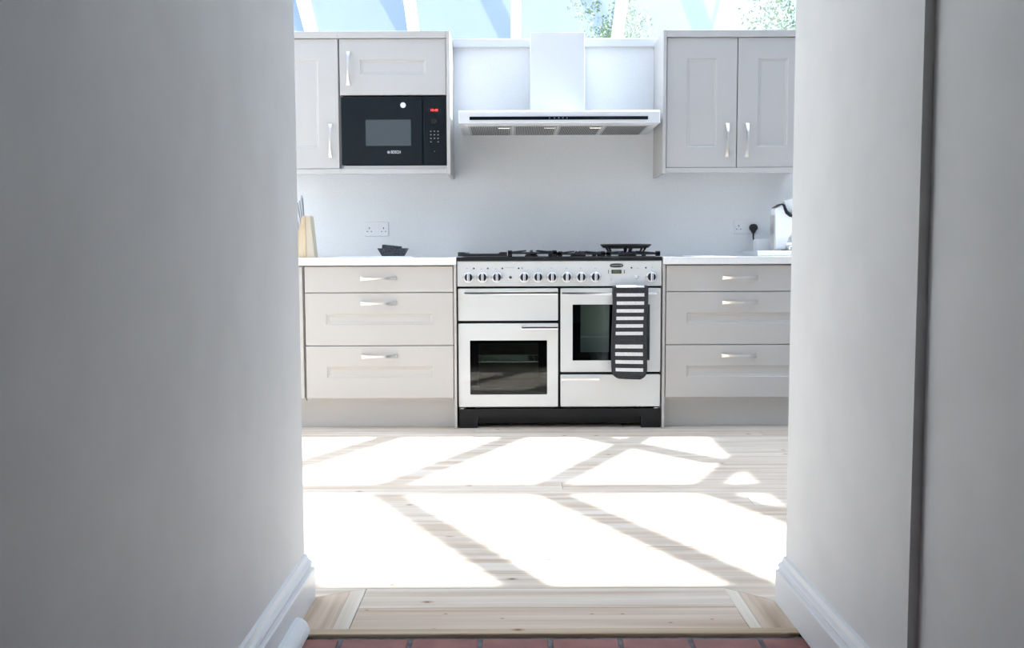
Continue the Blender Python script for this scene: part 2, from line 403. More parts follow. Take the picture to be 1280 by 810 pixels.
tag(obj('plinth', bx(-1.72, -.311, 5.04, 5.056, 0, .149, bev=.001), M['cab']), 'greige kickboard under the left base units', 'plinth')
tag(obj('plinth', bx(.8175, 1.72, 5.04, 5.056, 0, .149, bev=.001), M['cab']), 'greige kickboard under the right base unit', 'plinth')
tag(obj('worktop', bx(-1.75, -.2965, 4.96, WY-.001, .88, .92, bev=.003, seg=2), M['work']), 'white quartz worktop left of the cooker, carrying the knife block', 'worktop')
tag(obj('worktop', bx(.8045, 1.95, 4.96, WY-.001, .88, .92, bev=.003, seg=2), M['work']), 'white quartz worktop right of the cooker, carrying the coffee machine', 'worktop')

# ------------------------------------------------------------ wall units
CY = 5.33; ZT = 2.143; ZB = 1.42
t = thing('wall_cabinet', 'greige wall cabinet with one tall door beside the left passage wall', 'cabinet', (-1.22, CY+.17, ZB))
obj('body', bx(-1.475, -.9675, CY+.022, WY-.002, ZB, ZT), M['cab'], t)
d = front('door', -1.47, -.971, ZB+.002, ZT-.002, CY, t, .113); handle(d, -1.019, CY, 1.577, True)
obj('top_rail', bx(-1.475, -.967, CY-.012, WY-.002, ZT, 2.181, bev=.0015), M['cab'], t)
obj('light_rail', bx(-1.475, -.967, CY-.006, CY+.015, 1.392, ZB, bev=.0015), M['cab'], t)
t = thing('wall_cabinet', 'greige wall cabinet with a flap door above the built-in black microwave', 'cabinet', (-.66, CY+.17, ZB))
obj('body', bx(-.966, -.364, CY+.022, WY-.002, 1.832, ZT), M['cab'], t)
obj('side_panel', bx(-.966, -.950, CY+.022, WY-.002, ZB, 1.8315), M['cab'], t)
d = front('door', -.962, -.366, 1.831, ZT-.002, CY, t, .113); handle(d, -.912, CY, 1.977, True)
obj('top_rail', bx(-.9665, -.3635, CY-.012, WY-.002, ZT, 2.181, bev=.0015), M['cab'], t)
obj('light_rail', bx(-.9665, -.3635, CY-.006, CY+.015, 1.392, ZB, bev=.0015), M['cab'], t)
obj('shelf', bx(-.9495, -.3635, CY+.004, WY-.002, ZB+.0005, 1.438), M['cab'], t)
obj('end_panel', bx(-.363, -.343, CY-.014, WY-.001, 1.388, 2.182, bev=.0015), M['cab'], t)
t = thing('wall_cabinet', 'greige two-door wall cabinet right of the extractor hood', 'cabinet', (1.27, CY+.17, ZB))
obj('body', bx(.871, 1.675, CY+.022, WY-.002, ZB, ZT), M['cab'], t)
for a, b, hx in ((.874, 1.2685, 1.215), (1.2735, 1.669, 1.327)):
    d = front('door', a, b, ZB+.002, ZT-.002, CY, t, .113); handle(d, hx, CY, 1.573, True)
obj('top_rail', bx(.8705, 1.69, CY-.012, WY-.002, ZT, 2.181, bev=.0015), M['cab'], t)
obj('light_rail', bx(.8705, 1.69, CY-.006, CY+.015, 1.392, ZB, bev=.0015), M['cab'], t)
obj('end_panel', bx(.851, .870, CY-.014, WY-.001, 1.388, 2.182, bev=.0015), M['cab'], t)

# ------------------------------------------------------------ microwave
my = CY-.004
t = thing('microwave', 'built-in black glass microwave under the flap door, left of the hood', 'microwave', (-.66, CY+.2, 1.4385))
obj('body', bx(-.945, -.375, my+.03, WY-.06, 1.4395, 1.815), M['dark'], t)
d = obj('door', plate(bmesh.new(), -.958, -.5, 1.4425, 1.820, [(0, my+.028), (0, my+.002), (.002, my)]), M['gloss'], t)
obj('window', plate(bmesh.new(), -.820, -.565, 1.548, 1.694, [(0, my+.001), (.0005, my-.0006)]), M['smoke'], d, label='grey see-through window in the black door')
obj('round_spot', lathe(bmesh.new(), -.608, my, 1.774, [(.0155, -.0005), (.0155, .0012)], axis='Y'), M['print_w'], d, label='small round white spot')  # plain white disc set on the black door glass
text('brand_lettering', 'BOSCH', -.6515, my-.0008, 1.5125, .0235, M['print_w'], d, stretch=.72)
bm = bmesh.new(); n = 24
for r0, r1, c in ((.0078, .0064, 0), (.0040, .0026, 0)):
    lo = [[(-.692+r*math.cos(2*math.pi*k/n), my-yy, 1.5125+r*math.sin(2*math.pi*k/n)) for k in range(n)] for r, yy in ((r0, 0), (r0, .0012), (r1, .0012), (r1, 0))]
    loft(bm, lo, False, False)
box(bm, -.6958, -.6882, my-.0012, my, 1.511, 1.513)
obj('emblem', bm, M['print_w'], d)
p = obj('control_panel', plate(bmesh.new(), -.497, -.3665, 1.4425, 1.820, [(0, my+.028), (0, my+.002), (.002, my)]), M['gloss'], t)
obj('dial', lathe(bmesh.new(), -.433, my, 1.683, [(.0165, 0), (.0165, .010), (.0145, .013), (.009, .013), (.008, .011)], axis='Y', n=28), M['black'], p)
text('display', '10:48', -.434, my-.0008, 1.745, .020, M['red'], p, label='red digital clock digits')
for i, bxx in enumerate((-.4535, -.433, -.4125)):
    for j, bz in enumerate((1.628, 1.609, 1.589, 1.569)):
        if i == 1 and j == 3: continue
        obj('key_mark', bx(bxx-.0035, bxx+.0035, my-.001, my, bz-.0022, bz+.0022), M['grey'], p)
obj('key_mark', bx(-.4345, -.4315, my-.001, my, 1.514, 1.518), M['grey'], p)

# ------------------------------------------------------------ extractor hood
t = thing('extractor_hood', 'wide white extractor hood with black glass strip above the cooker', 'hood', (.262, 5.4, 1.648))
HY = 5.17
bm = bmesh.new()
pr = [(HY, 1.649), (HY, 1.712), (HY+.02, 1.722), (WY-.002, 1.735), (WY-.002, 1.649)]
loft(bm, [[(x, a, b) for a, b in pr] for x in (-.289, .812)])
bmesh.ops.bevel(bm, geom=[e for e in bm.edges], offset=.0015, segments=1, affect='EDGES')
cn = obj('canopy', bm, M['white'], t)
g_ = obj('glass_strip', bx(-.228, .746, HY-.003, HY+.001, 1.668, 1.6855), M['gloss'], t)
for xx in (.209, .236, .259, .282, .304):
    obj('touch_mark', bx(xx-.003, xx+.003, HY-.0036, HY-.0028, 1.675, 1.679), M['grey'], g_)
obj('chimney', bx(.11, .418, 5.40, WY-.002, 1.7275, 2.19, bev=.002), M['white'], t)
fx0, fx1 = -.245, .768
obj('filter_frame', bx(fx0-.012, fx1+.012, 5.235, 5.635, 1.6455, 1.650), M['white'], t)
fw = (fx1-fx0)/4
for k in range(4):
    a = fx0+k*fw+.006; b = fx0+(k+1)*fw-.006
    f_ = obj('grease_filter', bx(a, b, 5.245, 5.625, 1.643, 1.6475), M['filt'], t)
    bm = bmesh.new(); q = 22
    for i in range(q):
        c = a+.01+(b-a-.02)*(i+.5)/q
        box(bm, c-.0028, c+.0028, 5.258, 5.612, 1.6415, 1.6435)
    o = obj('slots', bm, M['slot'], f_); o['kind'] = 'stuff'
    bm = bmesh.new(); c = a+(b-a)*.82 if k < 3 else a+(b-a)*.2
    tube(bm, [(c-.03, 5.25, 1.643), (c-.03, 5.25, 1.634), (c+.03, 5.25, 1.634), (c+.03, 5.25, 1.643)], .003, 6)
    if k < 3: obj('catch', bm, M['chrome'], f_)
    else: bm.free()

# ------------------------------------------------------------ range cooker
KY = 4.99
K = thing('range_cooker', 'white dual-fuel range cooker with black hob between the base units', 'cooker', (.255, 5.3, 0))
X0, X1 = -.292, .800
bm = bmesh.new()      # body built as a shell so that the ovens are hollow
box(bm, X0, X0+.004, KY+.035, 5.62, .11, .90); box(bm, X1-.004, X1, KY+.035, 5.62, .11, .90)
box(bm, X0+.004, X1-.004, 5.60, 5.62, .11, .90)
box(bm, X0+.004, X1-.004, KY+.035, 5.60, .108, .116); box(bm, X0+.004, X1-.004, KY+.035, 5.60, .765, .90)
box(bm, .245, .262, KY+.035, 5.60, .116, .765)
box(bm, X0+.004, .245, KY+.035, 5.60, .575, .765)
box(bm, .262, X1-.004, KY+.035, 5.60, .116, .296)
# cavity faces around windows
for a, b, c, d_ in ((X0+.004, -.19, .116, .575), (.150, .245, .116, .575), (-.19, .150, .116, .205), (-.19, .150, .475, .575),
                    (.262, .352, .296, .765), (.70, X1-.004, .296, .765), (.352, .70, .296, .385), (.352, .70, .685, .765)):
    box(bm, a, b, KY+.035, KY+.05, c, d_)
obj('body', bm, M['dark'], K)
# control panel, slightly raked
pz0, pz1 = .765, .9005
cp = obj('control_panel', plate(bmesh.new(), X0, X1, pz0, pz1, [(0, KY+.034), (0, KY+.003), (.003, KY)], r=.004, n=2), M['enamel'], K)
S = 1.092/256
def kx(px): return X0+(px-571)*S
def knob_bm():
    bm = bmesh.new()
    lathe(bm, 0, 0, 0, [(.0285, 0), (.0285, .004), (.026, .007), (.0235, .008)], n=28, axis='Y', mi=0)
    lathe(bm, 0, 0, 0, [(.0215, .004), (.0205, .022), (.018, .0235)], n=28, axis='Y', mi=1)
    plate(bm, -.0065, .0065, -.0215, .0215, [(0, -.004), (0, -.032), (.0015, -.034)], r=.003, n=2, mi=0)
    box(bm, -.001, .001, -.0345, -.0335, -.018, .018, mi=1)
    for s in (-1, 1): box(bm, s*.0285-.003, s*.0285+.003, -.010, -.001, -.005, .005, mi=2)
    return bm
kb = None
for px in (585.3, 602.8, 620.9, 654.9, 672.5, 689.9, 708.3, 726.3, 744.1, 814):
    if kb is None: o = obj('knob', knob_bm(), [M['knob'], M['rubber'], M['steel']], cp, smooth=False); kb = o.data
    else: o = link(bpy.data.objects.new('knob', kb), cp)
    o.location = (kx(px), KY, .8135)
for px in (637.6, 795.6):
    bm = bmesh.new(); lathe(bm, kx(px), KY, .8125, [(.0095, -.001), (.0095, .003), (.0075, .004), (.0075, .002)], n=20, axis='Y')
    obj('push_button', bm, M['chrome'], cp)
for px, zz in ((592, .861), (609.5, .861), (627.6, .861), (648, .861), (789, .862), (807, .862)):
    obj('indicator_light', lathe(bmesh.new(), kx(px), KY, zz, [(.0048, -.0005), (.0048, .0012)], n=12, axis='Y'), M['rubber'], cp)
obj('knob_symbol', bx(kx(652.3)-.0018, kx(652.3)+.0018, KY-.001, KY+.0005, .857, .866), M['rubber'], cp)
for px, zz, w_ in ((583.5, .862, .004), (601.5, .859, .005), (619.5, .859, .005), (672, .859, .003), (689, .862, .004), (708, .860, .005), (725.5, .860, .004), (744, .860, .005), (797, .860, .004), (815, .864, .004)):
    obj('knob_symbol', poly(bmesh.new(), [(kx(px)-w_, zz-.0012), (kx(px)-w_*.6, zz-.0035), (kx(px)-w_*.2, zz-.0035), (kx(px)-w_*.2, zz-.0012), (kx(px)+w_, zz-.0012), (kx(px)+w_, zz+.0012), (kx(px)-w_, zz+.0012)], KY-.0007, KY+.0005), M['grey'], cp)
text('model_lettering', 'Professional +', kx(637.5), KY-.0006, .8655, .0095, M['grey'], cp, .0003)
lg = obj('badge', loft(bmesh.new(), [[(kx(770.3)+.036*s*math.copysign(abs(math.cos(a))**.75, math.cos(a)), KY-yy, .8745+.0105*s*math.copysign(abs(math.sin(a))**.75, math.sin(a))) for a in [2*math.pi*k/32 for k in range(32)]] for s, yy in ((1, -.001), (1, .003), (.93, .004))]), M['rubber'], cp)
text('badge_lettering', 'RANGEMASTER', kx(770.3), KY-.0045, .8745, .0088, M['chrome'], lg, .0003)
ck = obj('clock', plate(bmesh.new(), kx(764), kx(776.5), .8315, .8515, [(0, KY+.0005), (0, KY-.0015)]), M['rubber'], cp)
obj('clock_display', plate(bmesh.new(), kx(765.5), kx(775), .8345, .8485, [(0, KY-.0012), (0, KY-.002)]), M['lcd'], ck)
for px in (760.3, 780): obj('clock_mark', bx(kx(px)-.0017, kx(px)+.0017, KY-.001, KY+.0005, .8315, .8515), M['rubber'], cp)
for px in (764, 777): obj('clock_button', lathe(bmesh.new(), kx(px), KY, .800, [(.0035, -.0005), (.0035, .0025)], n=14, axis='Y'), M['steel'], cp)
# doors
def cz(py): return .902-(py-326)*.787/183
def bar_handle(parent, xa, xb, z, out=.038):
    bm = bmesh.new(); box(bm, xa, xb, KY-out-.011, KY-out, z-.0075, z+.0075, bev=.003, seg=2)
    for x in (xa+.012, xb-.012): box(bm, x-.006, x+.006, KY-out-.002, KY+.001, z-.005, z+.005)
    return obj('handle', bm, M['chrome'], parent)
def panel(name, x0, x1, z0, z1, hole=None):
    bm = bmesh.new(); r = .006
    if not hole: plate(bm, x0, x1, z0, z1, [(0, KY+.03), (0, KY+.003), (.003, KY)], r=r)
    else:
        a, b, c, d_ = hole
        def L(xa, xb, za, zb, yy, rr): return rrect(xa, xb, za, zb, yy, rr, 3)
        loft(bm, [L(a, b, c, d_, KY+.03, .003), L(x0, x1, z0, z1, KY+.03, r), L(x0, x1, z0, z1, KY+.003, r), L(x0+.003, x1-.003, z0+.003, z1-.003, KY, r-.002), L(a, b, c, d_, KY, .003), L(a, b, c, d_, KY+.03, .003)], False, False)
        bmesh.ops.remove_doubles(bm, verts=bm.verts, dist=1e-5)
    return obj(name, bm, M['enamel'], K)
p = panel('grill_drawer', -.288, .247, cz(400.6), cz(360.4)); bar_handle(p, kx(580), .245, cz(365.8))
hl = (kx(586.5), kx(683.5), cz(493.3), cz(425.2))
p = panel('oven_door', -.288, .247, cz(509), cz(404), hl); bar_handle(p, kx(651), .245, cz(408.6))
def oven_window(p, hl, inner):
    a, b, c, d_ = hl; ia, ib, ic, id_ = inner
    bm = bmesh.new()     # black printed border, really a ring
    loft(bm, [rrect(a+.0005, b-.0005, c+.0005, d_-.0005, yy, .003, 3) if k < 2 else rrect(ia, ib, ic, id_, yy, .006, 3) for k, yy in enumerate((KY+.012, KY+.006, KY+.006, KY+.012))]+[rrect(a+.0005, b-.0005, c+.0005, d_-.0005, KY+.012, .003, 3)], False, False)
    obj('window_border', bm, M['gloss'], p)
    obj('window_glass', plate(bmesh.new(), a+.001, b-.001, c+.001, d_-.001, [(0, KY+.0055), (0, KY+.0025)]), M['oven_glass'], p)
oven_window(p, hl, (kx(597), kx(672.5), cz(483), cz(428.5)))
hr = (kx(715.5), kx(812.5), cz(450.8), cz(380.8))
p = panel('oven_door', .260, .797, cz(465.3), cz(360.4), hr); bar_handle(p, .262, kx(820), cz(366.3)); rd = p
oven_window(p, hr, (kx(725.5), kx(761.5), cz(440.5), cz(381.5)))
p = panel('storage_drawer', .260, .797, cz(509), cz(468.5)); bar_handle(p, .262, kx(749), cz(473))
# interiors
def cavity(x0, x1, z0, z1, m, y1=5.42):
    bm = bmesh.new(); y0 = KY+.05; th = .004
    box(bm, x0, x1, y1, y1+th, z0, z1); box(bm, x0, x0+th, y0, y1, z0, z1); box(bm, x1-th, x1, y0, y1, z0, z1)
    box(bm, x0, x1, y0, y1, z0, z0+th); box(bm, x0, x1, y0, y1, z1-th, z1)
    return obj('oven_liner', bm, M[m], K)
cavity(-.215, .175, .20, .48, 'cavity'); cavity(.335, .715, .38, .69, 'liner', KY+.13)
def rack(x0, x1, z, y0=KY+.07, y1=5.40):
    bm = bmesh.new(); tube(bm, [(x0, y0, z), (x1, y0, z)], .003, 6); tube(bm, [(x0, y1, z), (x1, y1, z)], .003, 6)
    for k in range(12):
        x = x0+.01+(x1-x0-.02)*k/11; tube(bm, [(x, y0, z), (x, y1, z)], .0018, 5)
    return obj('oven_rack', bm, M['knob'], K)
rack(-.205, .165, .352); rack(-.205, .165, .458); rack(.345, .705, .485, KY+.065, KY+.12)
bm = bmesh.new(); plate(bm, -.165, .08, .357, .388, [(0, KY+.09), (0, 5.3)], r=.008); obj('baking_tray', bm, M['cavity'], K)
# plinth with feet
bm = bmesh.new(); fx = [(X0+.006, 0), (X0+.105, 0), (X0+.105, .017), (X0+.105, .060), (X1-.105, .060), (X1-.105, .017), (X1-.105, 0), (X1-.002, 0), (X1-.002, .104), (X0+.006, .104)]
poly(bm, [fx[i] for i in (0, 1, 3, 4, 6, 7, 8, 9)], KY+.004, KY+.02); box(bm, X0+.105, X1-.105, KY+.045, KY+.055, .018, .075)
obj('plinth', bm, M['black'], K)
for x in (X0+.05, X1-.05):
    for y in (KY+.08, 5.55): obj('foot', lathe(bmesh.new(), x, y, 0, [(.02, 0), (.02, .02), (.012, .022), (.012, .107)], n=14), M['black'], K)
for a_, b_ in ((X0+.012, X0+.03), (X1-.035, X1-.015)): obj('hinge_pin', bx(a_, b_, KY+.004, KY+.012, .105, .1085), M['steel'], K)
# hob
hb = obj('hob', bx(X0-.001, X1+.001, KY-.006, 5.64, .9008, .921, bev=.004, seg=2), M['black'], K)
obj('hob_plate', bx(X0+.03, X1-.03, KY+.03, 5.60, .9205, .9235, bev=.001), M['black'], hb)
def kz(py, Y=5.0): return .93+(319-py)*Y/1168
# griddle plate on the left
bm = bmesh.new(); gx0, gx1 = kx(571.8), kx(633)
pr = [(gx0, .925), (gx0, .948), (gx0+.032, .948), (gx0+.043, .940), (gx1-.045, .940), (gx1-.034, .948), (gx1, .948), (gx1, .925)]
poly(bm, pr, KY+.03, 5.58); obj('griddle', bm, M['iron'], hb)
# burners and pan supports
def burner(x, y, r):
    bm = bmesh.new(); lathe(bm, x, y, .9236, [(r*.9, 0), (r*.9, .006), (r*.75, .009), (r*.75, .013), (r, .013), (r, .017), (r*.85, .020)], n=24)
    obj('burner', bm, M['iron'], hb)
def support(x0, x1, y0, y1, z=.9495):
    bm = bmesh.new(); b = .006
    for xx in (x0+b, x1-b):
        box(bm, xx-b, xx+b, y0, y1, z-.017, z-.005)
    for yy in (y0+b, y1-b): box(bm, x0, x1, yy-b, yy+b, z-.017, z-.007)
    for xx in (x0+.012, x1-.012):
        for yy in (y0+.012, y1-.012): box(bm, xx-.012, xx+.012, yy-.012, yy+.012, .9236, z+.002, bev=.002)
    xc = (x0+x1)/2; ym = (y0+y1)/2
    for yc in ((y0+ym)/2, (ym+y1)/2):
        for dx, dy in ((1, 0), (-1, 0), (0, 1), (0, -1)):
            L0 = .03; L1x = (x1-x0)/2-.006; L1y = (y1-y0)/4
            a = (xc+dx*L0, yc+dy*L0); c = (xc+dx*L1x, yc+dy*L1y)
            tube(bm, [(a[0], a[1], z+.001), (c[0], c[1], z-.008)], .0045, 6)
        tube(bm, [(xc, yc-.028, z-.012), (xc, yc-.028, z+.004)], .0045, 6)
        burner(xc, yc, .038)
    obj('pan_support', bm, M['iron'], hb)
support(kx(634.5), kx(696), KY+.03, 5.58, .9545)
support(kx(697.5), kx(757), KY+.03, 5.58, .949)
support(kx(758.5), kx(826), KY+.03, 5.58, .949)
# wok ring
bm = bmesh.new(); wx, wy, wz, wr = kx(786.5), 5.16, .9845, .139; n = 40
prof = [(wr, .005), (wr, -.001), (wr-.014, -.014), (wr-.040, -.019), (wr-.044, -.014), (wr-.020, -.007), (wr-.005, .005)]
loft(bm, [[(wx+r_*math.cos(2*math.pi*k/n), wy+r_*math.sin(2*math.pi*k/n), wz+h_) for k in range(n)] for r_, h_ in prof+prof[:1]], False, False)
bmesh.ops.remove_doubles(bm, verts=bm.verts, dist=1e-5)
for a in (35, 145, 215, 262, 278, 325):
    c, s = math.cos(R(a)), math.sin(R(a))
    w1, w2 = ((wr-.012), (wr-.028)) if a not in (262, 278) else ((wr-.02), (wr-.05))
    tube(bm, [(wx+c*w1, wy+s*w1, wz-.006), (wx+c*w2, wy+s*w2, wz-.030), (wx+c*(w2-.005), wy+s*(w2-.005), .9515)], [.007, .0055, .005] if a not in (262, 278) else [.013, .009, .008], 8)
wk = obj('wok_ring', bm, M['iron']); tag(wk, 'round black cast-iron wok ring standing on the right of the hob', 'wok stand')

# ------------------------------------------------------------ oven glove over the right handle
bm = bmesh.new()
gx0, gx1 = kx(764.8), kx(806.8); zt = cz(358.6); zb = cz(471); hy = KY-.0495
stripes = [(368.4, 2), (378.5, 2.1), (388, 2.1), (397.2, 2.1), (406.5, 2.1), (415.8, 2.1), (431.8, 2.3), (441.1, 2.2), (450.7, 2.2), (460.3, 2.1)]
zl = {round(zt-.003, 5), round(cz(363.5), 5)}
for c, h_ in stripes: zl |= {round(cz(c-h_), 5), round(cz(c+h_), 5)}
for k in range(6): zl.add(round(zb+.001+(cz(463.5)-zb)*(1-math.cos(R(18*k)))*.95, 5))
zl = sorted(zl, reverse=True)
xs = [0, .03, .095, .3, .5, .7, .905, .97, 1]
def gl_pt(u, z, off):
    d = (zt-z)/(zt-zb)
    wv = .004*math.sin(u*5+d*3)*d + .010*math.sin(d*math.pi)*(.3-abs(u-.5))
    skew = -.006*max(0, d-.55)*u
    r_ = .045; dz = z-zb
    inset = r_-math.sqrt(max(0, r_*r_-(r_-dz)**2)) if dz < r_ else 0
    xx = gx0+inset+(gx1-gx0-2*inset)*u - .004*d + .0025*math.sin(d*7+u)
    return (xx, hy-.004-off-.006*d+wv*.6+.004*(u-.5)**2, z+skew*2)
front_v = [[bm.verts.new(gl_pt(u, z, .007)) for u in xs] for z in zl]
back_v = [[bm.verts.new(gl_pt(u, z, 0)) for u in xs] for z in zl]
def white_row(i):
    zm = (zl[i]+zl[i+1])/2
    return any(cz(c+h_) < zm < cz(c-h_) for c, h_ in stripes)
for i in range(len(zl)-1):
    for j in range(len(xs)-1):
        f_ = bm.faces.new((front_v[i][j], front_v[i][j+1], front_v[i+1][j+1], front_v[i+1][j]))
        if white_row(i) and 2 <= j <= 5: f_.material_index = 1
        bm.faces.new((back_v[i][j], back_v[i+1][j], back_v[i+1][j+1], back_v[i][j+1]))
    for j in (0, len(xs)-1):
        bm.faces.new((front_v[i][j], front_v[i+1][j], back_v[i+1][j], back_v[i][j]))
for j in range(len(xs)-1): bm.faces.new((front_v[-1][j], front_v[-1][j+1], back_v[-1][j+1], back_v[-1][j]))
# over the bar and down behind it
top_f = [front_v[0][j].co.copy() for j in range(len(xs))]
rows = [front_v[0]]; rowsb = [back_v[0]]
for a in range(1, 7):
    th = R(30*a); cy_, rr = KY-.0435, .0145
    rows.append([bm.verts.new((c.x, cy_-rr*math.cos(th)-.002, zt-.004+.0115*math.sin(th))) for c in top_f])
    rowsb.append([bm.verts.new((c.x, cy_-(rr-.006)*math.cos(th)-.002, zt-.004+.005*math.sin(th))) for c in top_f])
rows.append([bm.verts.new((c.x, KY-.022, zt-.07)) for c in top_f]); rowsb.append([bm.verts.new((c.x, KY-.028, zt-.07)) for c in top_f])
for q, (a, b) in enumerate(zip(rows, rows[1:])):
    for j in range(len(xs)-1):
        f_ = bm.faces.new((a[j], a[j+1], b[j+1], b[j])); 
        if 2 <= j <= 5 and q in (0, 1, 2): f_.material_index = 1
for a, b in zip(rowsb, rowsb[1:]):
    for j in range(len(xs)-1): bm.faces.new((a[j], b[j], b[j+1], a[j+1]))
for (a, b), (c, d_) in zip(zip(rows, rows[1:]), zip(rowsb, rowsb[1:])):
    for j in (0, len(xs)-1): bm.faces.new((a[j], b[j], d_[j], c[j]))
for j in range(len(xs)-1): bm.faces.new((rows[-1][j], rows[-1][j+1], rowsb[-1][j+1], rowsb[-1][j]))
g = obj('oven_glove', bm, [M['cloth_b'], M['cloth_w']]); tag(g, 'charcoal and white striped oven glove hanging over the right oven handle', 'oven glove')
bm = bmesh.new()
tube(bm, [gl_pt(0, z, .004) for z in zl]+[gl_pt(u, zl[-1], .004) for u in xs[1:-1]]+[gl_pt(1, z, .004) for z in zl[::-1]], .0052, 6)
obj('binding', bm, M['cloth_b'], g, smooth=True)

# ------------------------------------------------------------ sockets
def socket(x, z, label):
    t = thing('wall_socket', label, 'socket', (x, WY, z))
    obj('faceplate', plate(bmesh.new(), x-.073, x+.073, z-.043, z+.043, [(0, WY), (0, WY-.006), (.002, WY-.009), (.004, WY-.0095)], r=.005, n=3), M['plastic'], t)
    y = WY-.0095
    for s in (-.043, .043):
        obj('pin_hole', bx(x+s-.0025, x+s+.0025, y-.0004, y+.0005, z+.001, z+.010), M['dark'], t)
        for q in (-.012, .012): obj('pin_hole', bx(x+s+q-.0035, x+s+q+.0035, y-.0004, y+.0005, z-.0165, z-.012), M['dark'], t)
    for s in (-.012, .012):
        obj('switch', bx(x+s-.005, x+s+.005, y-.003, y+.001, z+.012, z+.028, bev=.001), M['plastic'], t)
    for s in (-.063, .063): obj('screw', lathe(bmesh.new(), x+s, y, z, [(.0025, -.0005), (.0025, .0008)], n=10, axis='Y'), M['steel'], t)
    return t
socket(-.815, 1.091, 'white double wall socket with nothing plugged in, above the granite dish')
socket(1.412, 1.097, 'white double wall socket with a black plug, right of the cooker')
t = thing('power_plug', 'black plug and lead in the socket near the coffee machine', 'plug', (1.455, WY-.0095, 1.09))
bm = bmesh.new(); y = WY-.0105
sh = [(-.0, .026), (.014, .024), (.024, .012), (.024, -.004), (.012, -.020), (.007, -.03), (-.007, -.03), (-.012, -.020), (-.024, -.004), (-.024, .012), (-.014, .024)]
loft(bm, [[(1.455+a*k, y-yy, 1.088+b*k) for a, b in sh] for k, yy in ((1, 0), (1, .018), (.85, .028))])
obj('plug_body', bm, M['rubber'], t)
obj('lead', tube(bmesh.new(), [(1.455, y-.010, 1.062), (1.455, y-.010, 1.03), (1.458, y-.012, 1.01), (1.463, y-.015, .97), (1.475, y-.018, .935), (1.53, y-.02, .926), (1.62, y-.03, .926)], [.006, .005, .0035, .0035, .0035, .0035, .0035]), M['rubber'], t)

# ------------------------------------------------------------ things on the worktops
tag(obj('cutting_board', bx(-.985, -.555, 5.22, 5.62, .9205, .9275, bev=.002), M['plastic']), 'thin white board on the left worktop under the granite dish', 'board')
t = thing('granite_dish', 'small dark granite dish with flared sides on the left worktop', 'dish', (-.68, 5.4, .9278))
def rdish(hx, hy_, z, r=.006): return [(x-.683, y+5.4, z) for x, _, y in rrect(-hx, hx, -hy_, hy_, 0, r, 3)]
bm = bmesh.new(); z0 = .9278
loft(bm, [rdish(.060, .045, z0), rdish(.084, .062, z0+.045), rdish(.078, .056, z0+.045), rdish(.056, .041, z0+.012)])
obj('bowl', bm, M['granite'], t)
bm = bx(-.056, .056, -.022, .022, -.021, .021, bev=.006, seg=2)
bmesh.ops.transform(bm, matrix=Matrix.Translation((-.690, 5.395, .9685)) @ Matrix.Rotation(R(6), 4, 'Y'), verts=bm.verts)
tag(obj('granite_block', bm, M['granite']), 'dark granite block lying tilted in the granite dish', 'grinding block')
tag(obj('glass_board', bx(.93, 1.19, 5.1, 5.4, .9205, .9245, bev=.001), M['steel']), 'thin grey board lying flat on the right worktop', 'board')
# knife block
t = thing('knife_block', 'beech knife block full of steel knives on the left worktop', 'knife block', (-1.14, 5.2, .9205))
q = 5.15
bm = bmesh.new(); poly(bm, [(-1.190, .9205), (-1.130, .9205), (-1.134, 1.150), (-1.146, 1.150), (-1.166, 1.08), (-1.178, 1.03), (-1.190, .990)], q, q+.10)
obj('block_face', bm, M['beech'], t)
bm = bmesh.new(); loft(bm, [[(-1.1295, y_, .9205), (-1.086, y_+.004, .9205), (-1.108, y_+.004, 1.150), (-1.1335, y_, 1.150)] for y_ in (q+.004, q+.098)])
obj('side_board', bm, mat('pale_beech', (.56, .48, .36), .6), t, label='paler side board of the block')
KL = ('steel-handled knife in the topmost slot of the beech block', 'steel knife in the second slot from the top of the beech block', 'steel knife in the third slot from the top of the beech block', 'steel knife in the fourth slot from the top of the beech block', 'short steel knife in the second lowest slot of the beech block', 'short steel knife in the lowest slot of the beech block')
for i, (bx_, bz_, tx_, tz_) in enumerate(((-1.143, 1.135, -1.153, 1.262), (-1.153, 1.10, -1.166, 1.235), (-1.160, 1.075, -1.182, 1.225), (-1.168, 1.045, -1.176, 1.15), (-1.174, 1.02, -1.190, 1.12), (-1.182, .992, -1.194, 1.07))):
    yk = q+.012+.014*i
    k_ = bpy.data.objects.new('knife', None); k_.location = (bx_, yk, bz_); k_.empty_display_size = .02; C.objects.link(k_)
    tag(k_, KL[i], 'knife', 'knives in the beech block')
    V0, V1 = Vector((bx_, yk, bz_)), Vector((tx_, yk, tz_)); pts = [V0.lerp(V1, f_) for f_ in (0, .15, .5, .85, 1)]
    obj('handle', tube(bmesh.new(), pts, [.0052, .0060, .0078, .0088, .005], 8), M['knife'], k_, smooth=True)
    dv = (V0-V1).normalized()
    obj('blade', tube(bmesh.new(), [V0+dv*.03, V0-dv*.002], .003, 4), M['chrome'], k_)
